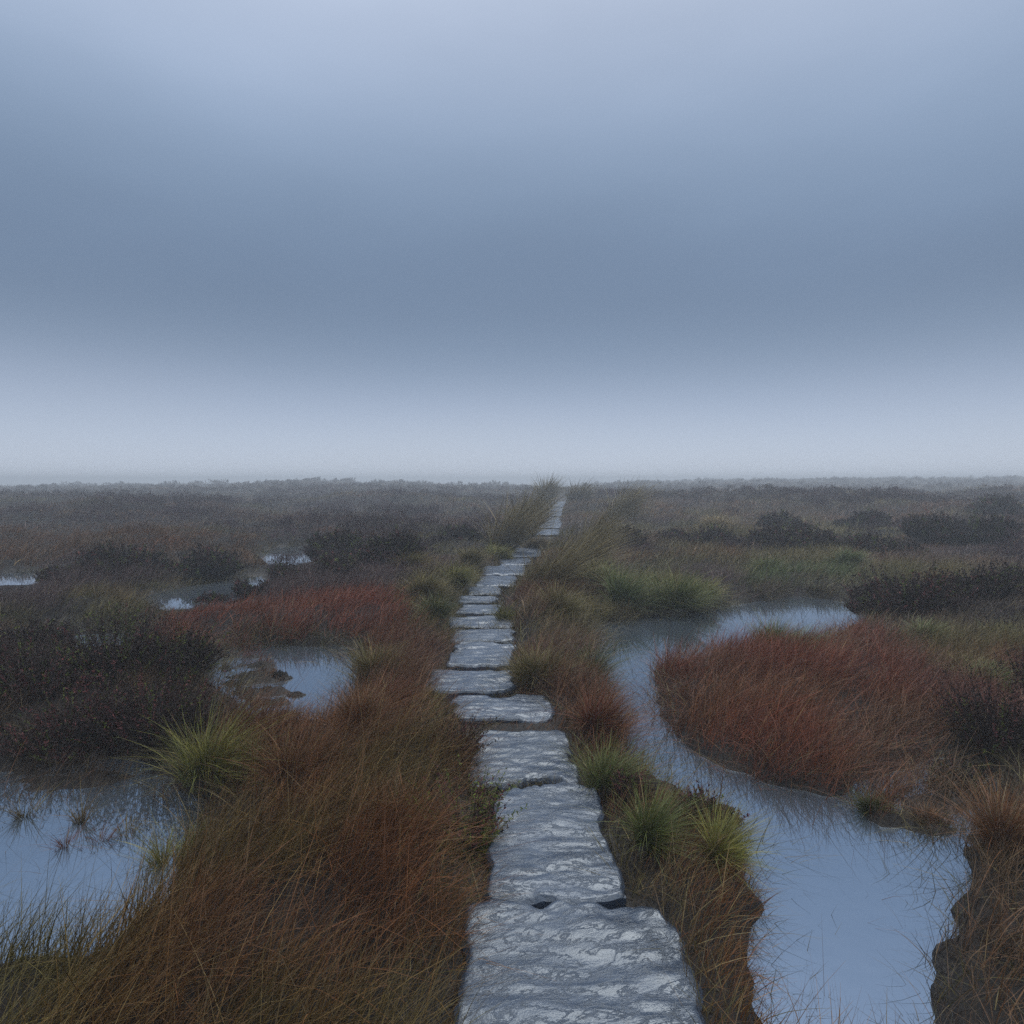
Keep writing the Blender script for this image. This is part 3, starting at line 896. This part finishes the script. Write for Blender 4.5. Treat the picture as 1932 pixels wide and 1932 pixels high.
T(1085, 960, 40, 52, 'brown', 'faint rush clump at the right of the path near the skyline', RU, .3, 'rush_clump')


def heather(px, py, wpx, hpx, label, tone=1.0, moss=0, purple=0):
    x, y = [float(v) for v in unproject(px, py, .05)]
    z = float(ground_z(np.array([x]), np.array([y]))[0])
    w, h = wpx * y / FPX, hpx * y / FPX
    root = empty('heather_bush', (x, y, z - .02))
    h *= 1.12
    ns = int(np.clip(470 * w * max(h, .25) * 3.0, 200, 1250))
    a = R.uniform(0, 2 * np.pi, ns); r = np.sqrt(R.uniform(0, 1, ns))
    P = np.stack([w * .40 * r * np.cos(a), w * .30 * r * np.sin(a), np.zeros(ns)], -1)
    s = R.uniform(0, 99)
    lob = .38 + .85 * sstep(.3, .7, fbm(P[:, 0] / max(h, .2) * 1.3 + s, P[:, 1] / w * 4 + s, 3, 3))
    H = h * lob * np.sqrt(np.maximum(1 - r ** 2 * .8, .1)) * R.uniform(.7, 1.1, ns)
    ln = np.clip(.12 + .4 * r + R.normal(0, .15, ns), 0, .85)
    cv = np.clip(R.normal(.12, .12, ns), -.1, .5)
    az = a + R.normal(0, .45, ns)
    wood = np.array([.035, .026, .022]) * R.uniform(.7, 1.5, (ns, 1))
    lw = max(.004, .0009 * y)
    V, F, Cc = blades(P, H, az, ln, cv, np.full(ns, lw), wood, wood * 1.1, 3)
    mesh_obj('stems', V, F, M_WOOD, Cc, root)
    per = 26
    i = np.repeat(np.arange(ns), per)
    t_ = R.uniform(.22, 1.02, len(i))
    off = H[i] * (ln[i] * t_ + cv[i] * t_ ** 2)
    up = H[i] * (t_ * np.sqrt(1 - ln[i] ** 2) - .45 * cv[i] ** 2 * t_ ** 2)
    Q = P[i] + np.stack([np.cos(az[i]) * off, np.sin(az[i]) * off, up], -1)
    D = R.normal(0, .7, (len(i), 3)) + np.stack([np.cos(az[i]) * .3, np.sin(az[i]) * .3, np.full(len(i), .8)], -1)
    L = max(.011, .0030 * y) * R.uniform(.7, 1.6, len(i))
    base = np.array([.043, .030, .027]) * tone
    col = base * R.uniform(.6, 1.5, (len(i), 1)) + R.uniform(0, .008, (len(i), 1)) * np.array([1, .5, .3])
    # some sprigs carry green or dead rusty leaves
    sp = R.uniform(0, 1, ns)[i]
    g_ = sp < .12 + moss * .4
    col[g_] = np.array([.085, .105, .022]) * R.uniform(.6, 1.4, (g_.sum(), 1)) * (1 + moss * .8)
    u_ = (sp > .93 - purple * .4)
    col[u_] = np.array([.14, .050, .048]) * R.uniform(.6, 1.4, (u_.sum(), 1))
    V, F, Cc = leaf_quads(Q, D, L, L * .5, col)
    mesh_obj('foliage', V, F, M_HEATH, Cc, root)
    return tag(root, label, 'heather', 'heather bushes')


Hb = heather
Hb(872, 1575, 130, 115, 'heather mound with green moss beside the near flagstone, left of path', 1.1, 1, .6)
Hb(858, 1430, 75, 95, 'dark heather hanging over the left edge of the broad cracked flagstone', .9)
Hb(1345, 1550, 120, 75, 'purplish heather on the right verge above the yellow olive tussock', 1.2, .2, .9)
Hb(1195, 1505, 60, 60, 'small brown heather between the dark green tussock and the channel', 1.1, 0, .5)
Hb(60, 1330, 230, 120, 'black heather bush at the left edge, behind the lower left pool', 1.1, 0, .3)
Hb(210, 1290, 200, 105, 'black heather bush in the middle of the dark left mass', .95, .15, .2)
Hb(320, 1285, 160, 85, 'black heather bush at the right end of the dark left mass', .8)
Hb(130, 1405, 220, 120, 'low black heather over the mud of the lower left pool', 1.0, 0, .4)
Hb(290, 1400, 210, 120, 'dark heather above the solitary yellow green tussock', .85, 0, .3)
Hb(60, 1228, 160, 45, 'dark heather at the left edge beyond the black mass', .9)
Hb(245, 1095, 160, 56, 'dark rounded heather bank left, larger of two side by side', .8)
Hb(385, 1088, 115, 50, 'dark rounded heather bank left, smaller of two side by side', .9)
Hb(125, 1100, 95, 28, 'low dark heather left of the larger rounded bank', .9)
Hb(485, 1115, 70, 42, 'small dark heather at the right end of the muddy puddle', .9)
Hb(398, 1128, 50, 24, 'small dark heather standing in the muddy puddle', .85)
Hb(630, 1055, 90, 45, 'dark heather beside the small far puddle', .9)
Hb(560, 1100, 100, 35, 'brown heather between the red grass and the far puddle', 1.2)
Hb(730, 1078, 110, 52, 'black heather bush left of the path, darkest of the middle distance', .7)
Hb(650, 1098, 90, 40, 'brown heather left of the black bush by the path', 1.1)
Hb(870, 1030, 70, 30, 'dark heather left of the tall left rushes', 1.0)
Hb(1700, 1165, 210, 100, 'large dark heather bank at the far end of the channel', 1.05, 0, .2)
Hb(1840, 1148, 140, 72, 'dark heather bank with knobbly top near the right edge', .95)
Hb(1945, 1135, 120, 52, 'dark heather at the right edge beside the knobbly bank', .75)
Hb(1890, 1420, 170, 120, 'black heather bush at the right edge above the muddy pool', .7)
Hb(1945, 1330, 110, 80, 'black heather at the right edge beside a pale green tussock', .7)
Hb(1800, 1470, 110, 60, 'low dark heather at the muddy corner of the lower right pool', .8)
Hb(1180, 1045, 90, 42, 'brown heather right of the path behind the leaning rushes', .95)
Hb(1330, 1035, 210, 32, 'wide low heather in front of the pale straw tussock', 1.2)
Hb(1500, 1042, 220, 42, 'dark heather right of the pale straw tussock', 1.1)
Hb(1660, 1052, 200, 34, 'dark heather beyond the light green tussock', 1.1)
Hb(1810, 1030, 220, 44, 'broad dark heather in the field behind the knobbly bank', 1.0)
Hb(1480, 1005, 110, 30, 'far brown heather right of the pale straw tussock', 1.0)
Hb(1620, 1000, 110, 28, 'far heather in the right field, behind a darker bush', 1.0)
Hb(1880, 990, 120, 32, 'far heather near the right edge in the mist', .9)

# ------------------------------------------------------------------ peat clods in the pools


def clod(px, py, wpx, hpx, label):
    x, y = [float(v) for v in unproject(px, py, 0)]
    w, h = wpx * y / FPX, hpx * y / FPX
    n, m = 64, 22
    th, rr = np.meshgrid(np.linspace(0, 2 * np.pi, n, endpoint=False), np.linspace(0, 1, m))
    s = px * .37
    rim = .55 + .75 * fbm(np.cos(th) * 1.7 + s, np.sin(th) * 1.7, 5, 4)
    X_, Y_ = rr * rim * np.cos(th) * w / 2, rr * rim * np.sin(th) * w * .38
    Z_ = h * np.sqrt(np.maximum(1 - rr ** 2, 0)) * (.05 + 1.0 * fbm(X_ * 13 / w * .25 + s, Y_ * 22 / w * .25, 6, 3))
    Z_ += h * .8 * (fbm(X_ / w * 26, Y_ / w * 34 + s, 8, 4) - .5) * (1 - rr ** 4) - .02 * rr ** 3
    V = np.stack([X_, Y_, Z_], -1).reshape(-1, 3)
    ii = np.arange(n * m).reshape(m, n)
    F = np.stack([ii[:-1], np.roll(ii, -1, 1)[:-1], np.roll(ii, -1, 1)[1:], ii[1:]], -1)[:, :, ::-1].reshape(-1, 4)
    o = mesh_obj('peat_clod', V, F, M_PEAT, smooth=True)
    o.location = (x, y, -.012)
    return tag(o, label, 'peat clod', 'peat clods in the pools')


clod(528, 1280, 58, 22, 'largest peat clod in the small pool left of the path')
clod(498, 1306, 62, 18, 'flat peat clod nearer than the largest one in the small left pool')
clod(560, 1312, 50, 12, 'thin peat clod toward the rust grass in the small left pool')
clod(478, 1272, 40, 14, 'peat clod at the left rim of the small left pool')
clod(1652, 1524, 60, 20, 'black peat clod under the thin green tuft in the lower right pool')
clod(1738, 1548, 62, 26, 'peat clod under the small rusty tuft in the lower right pool')
clod(1700, 1490, 50, 12, 'flat peat clod behind the other two in the lower right pool')
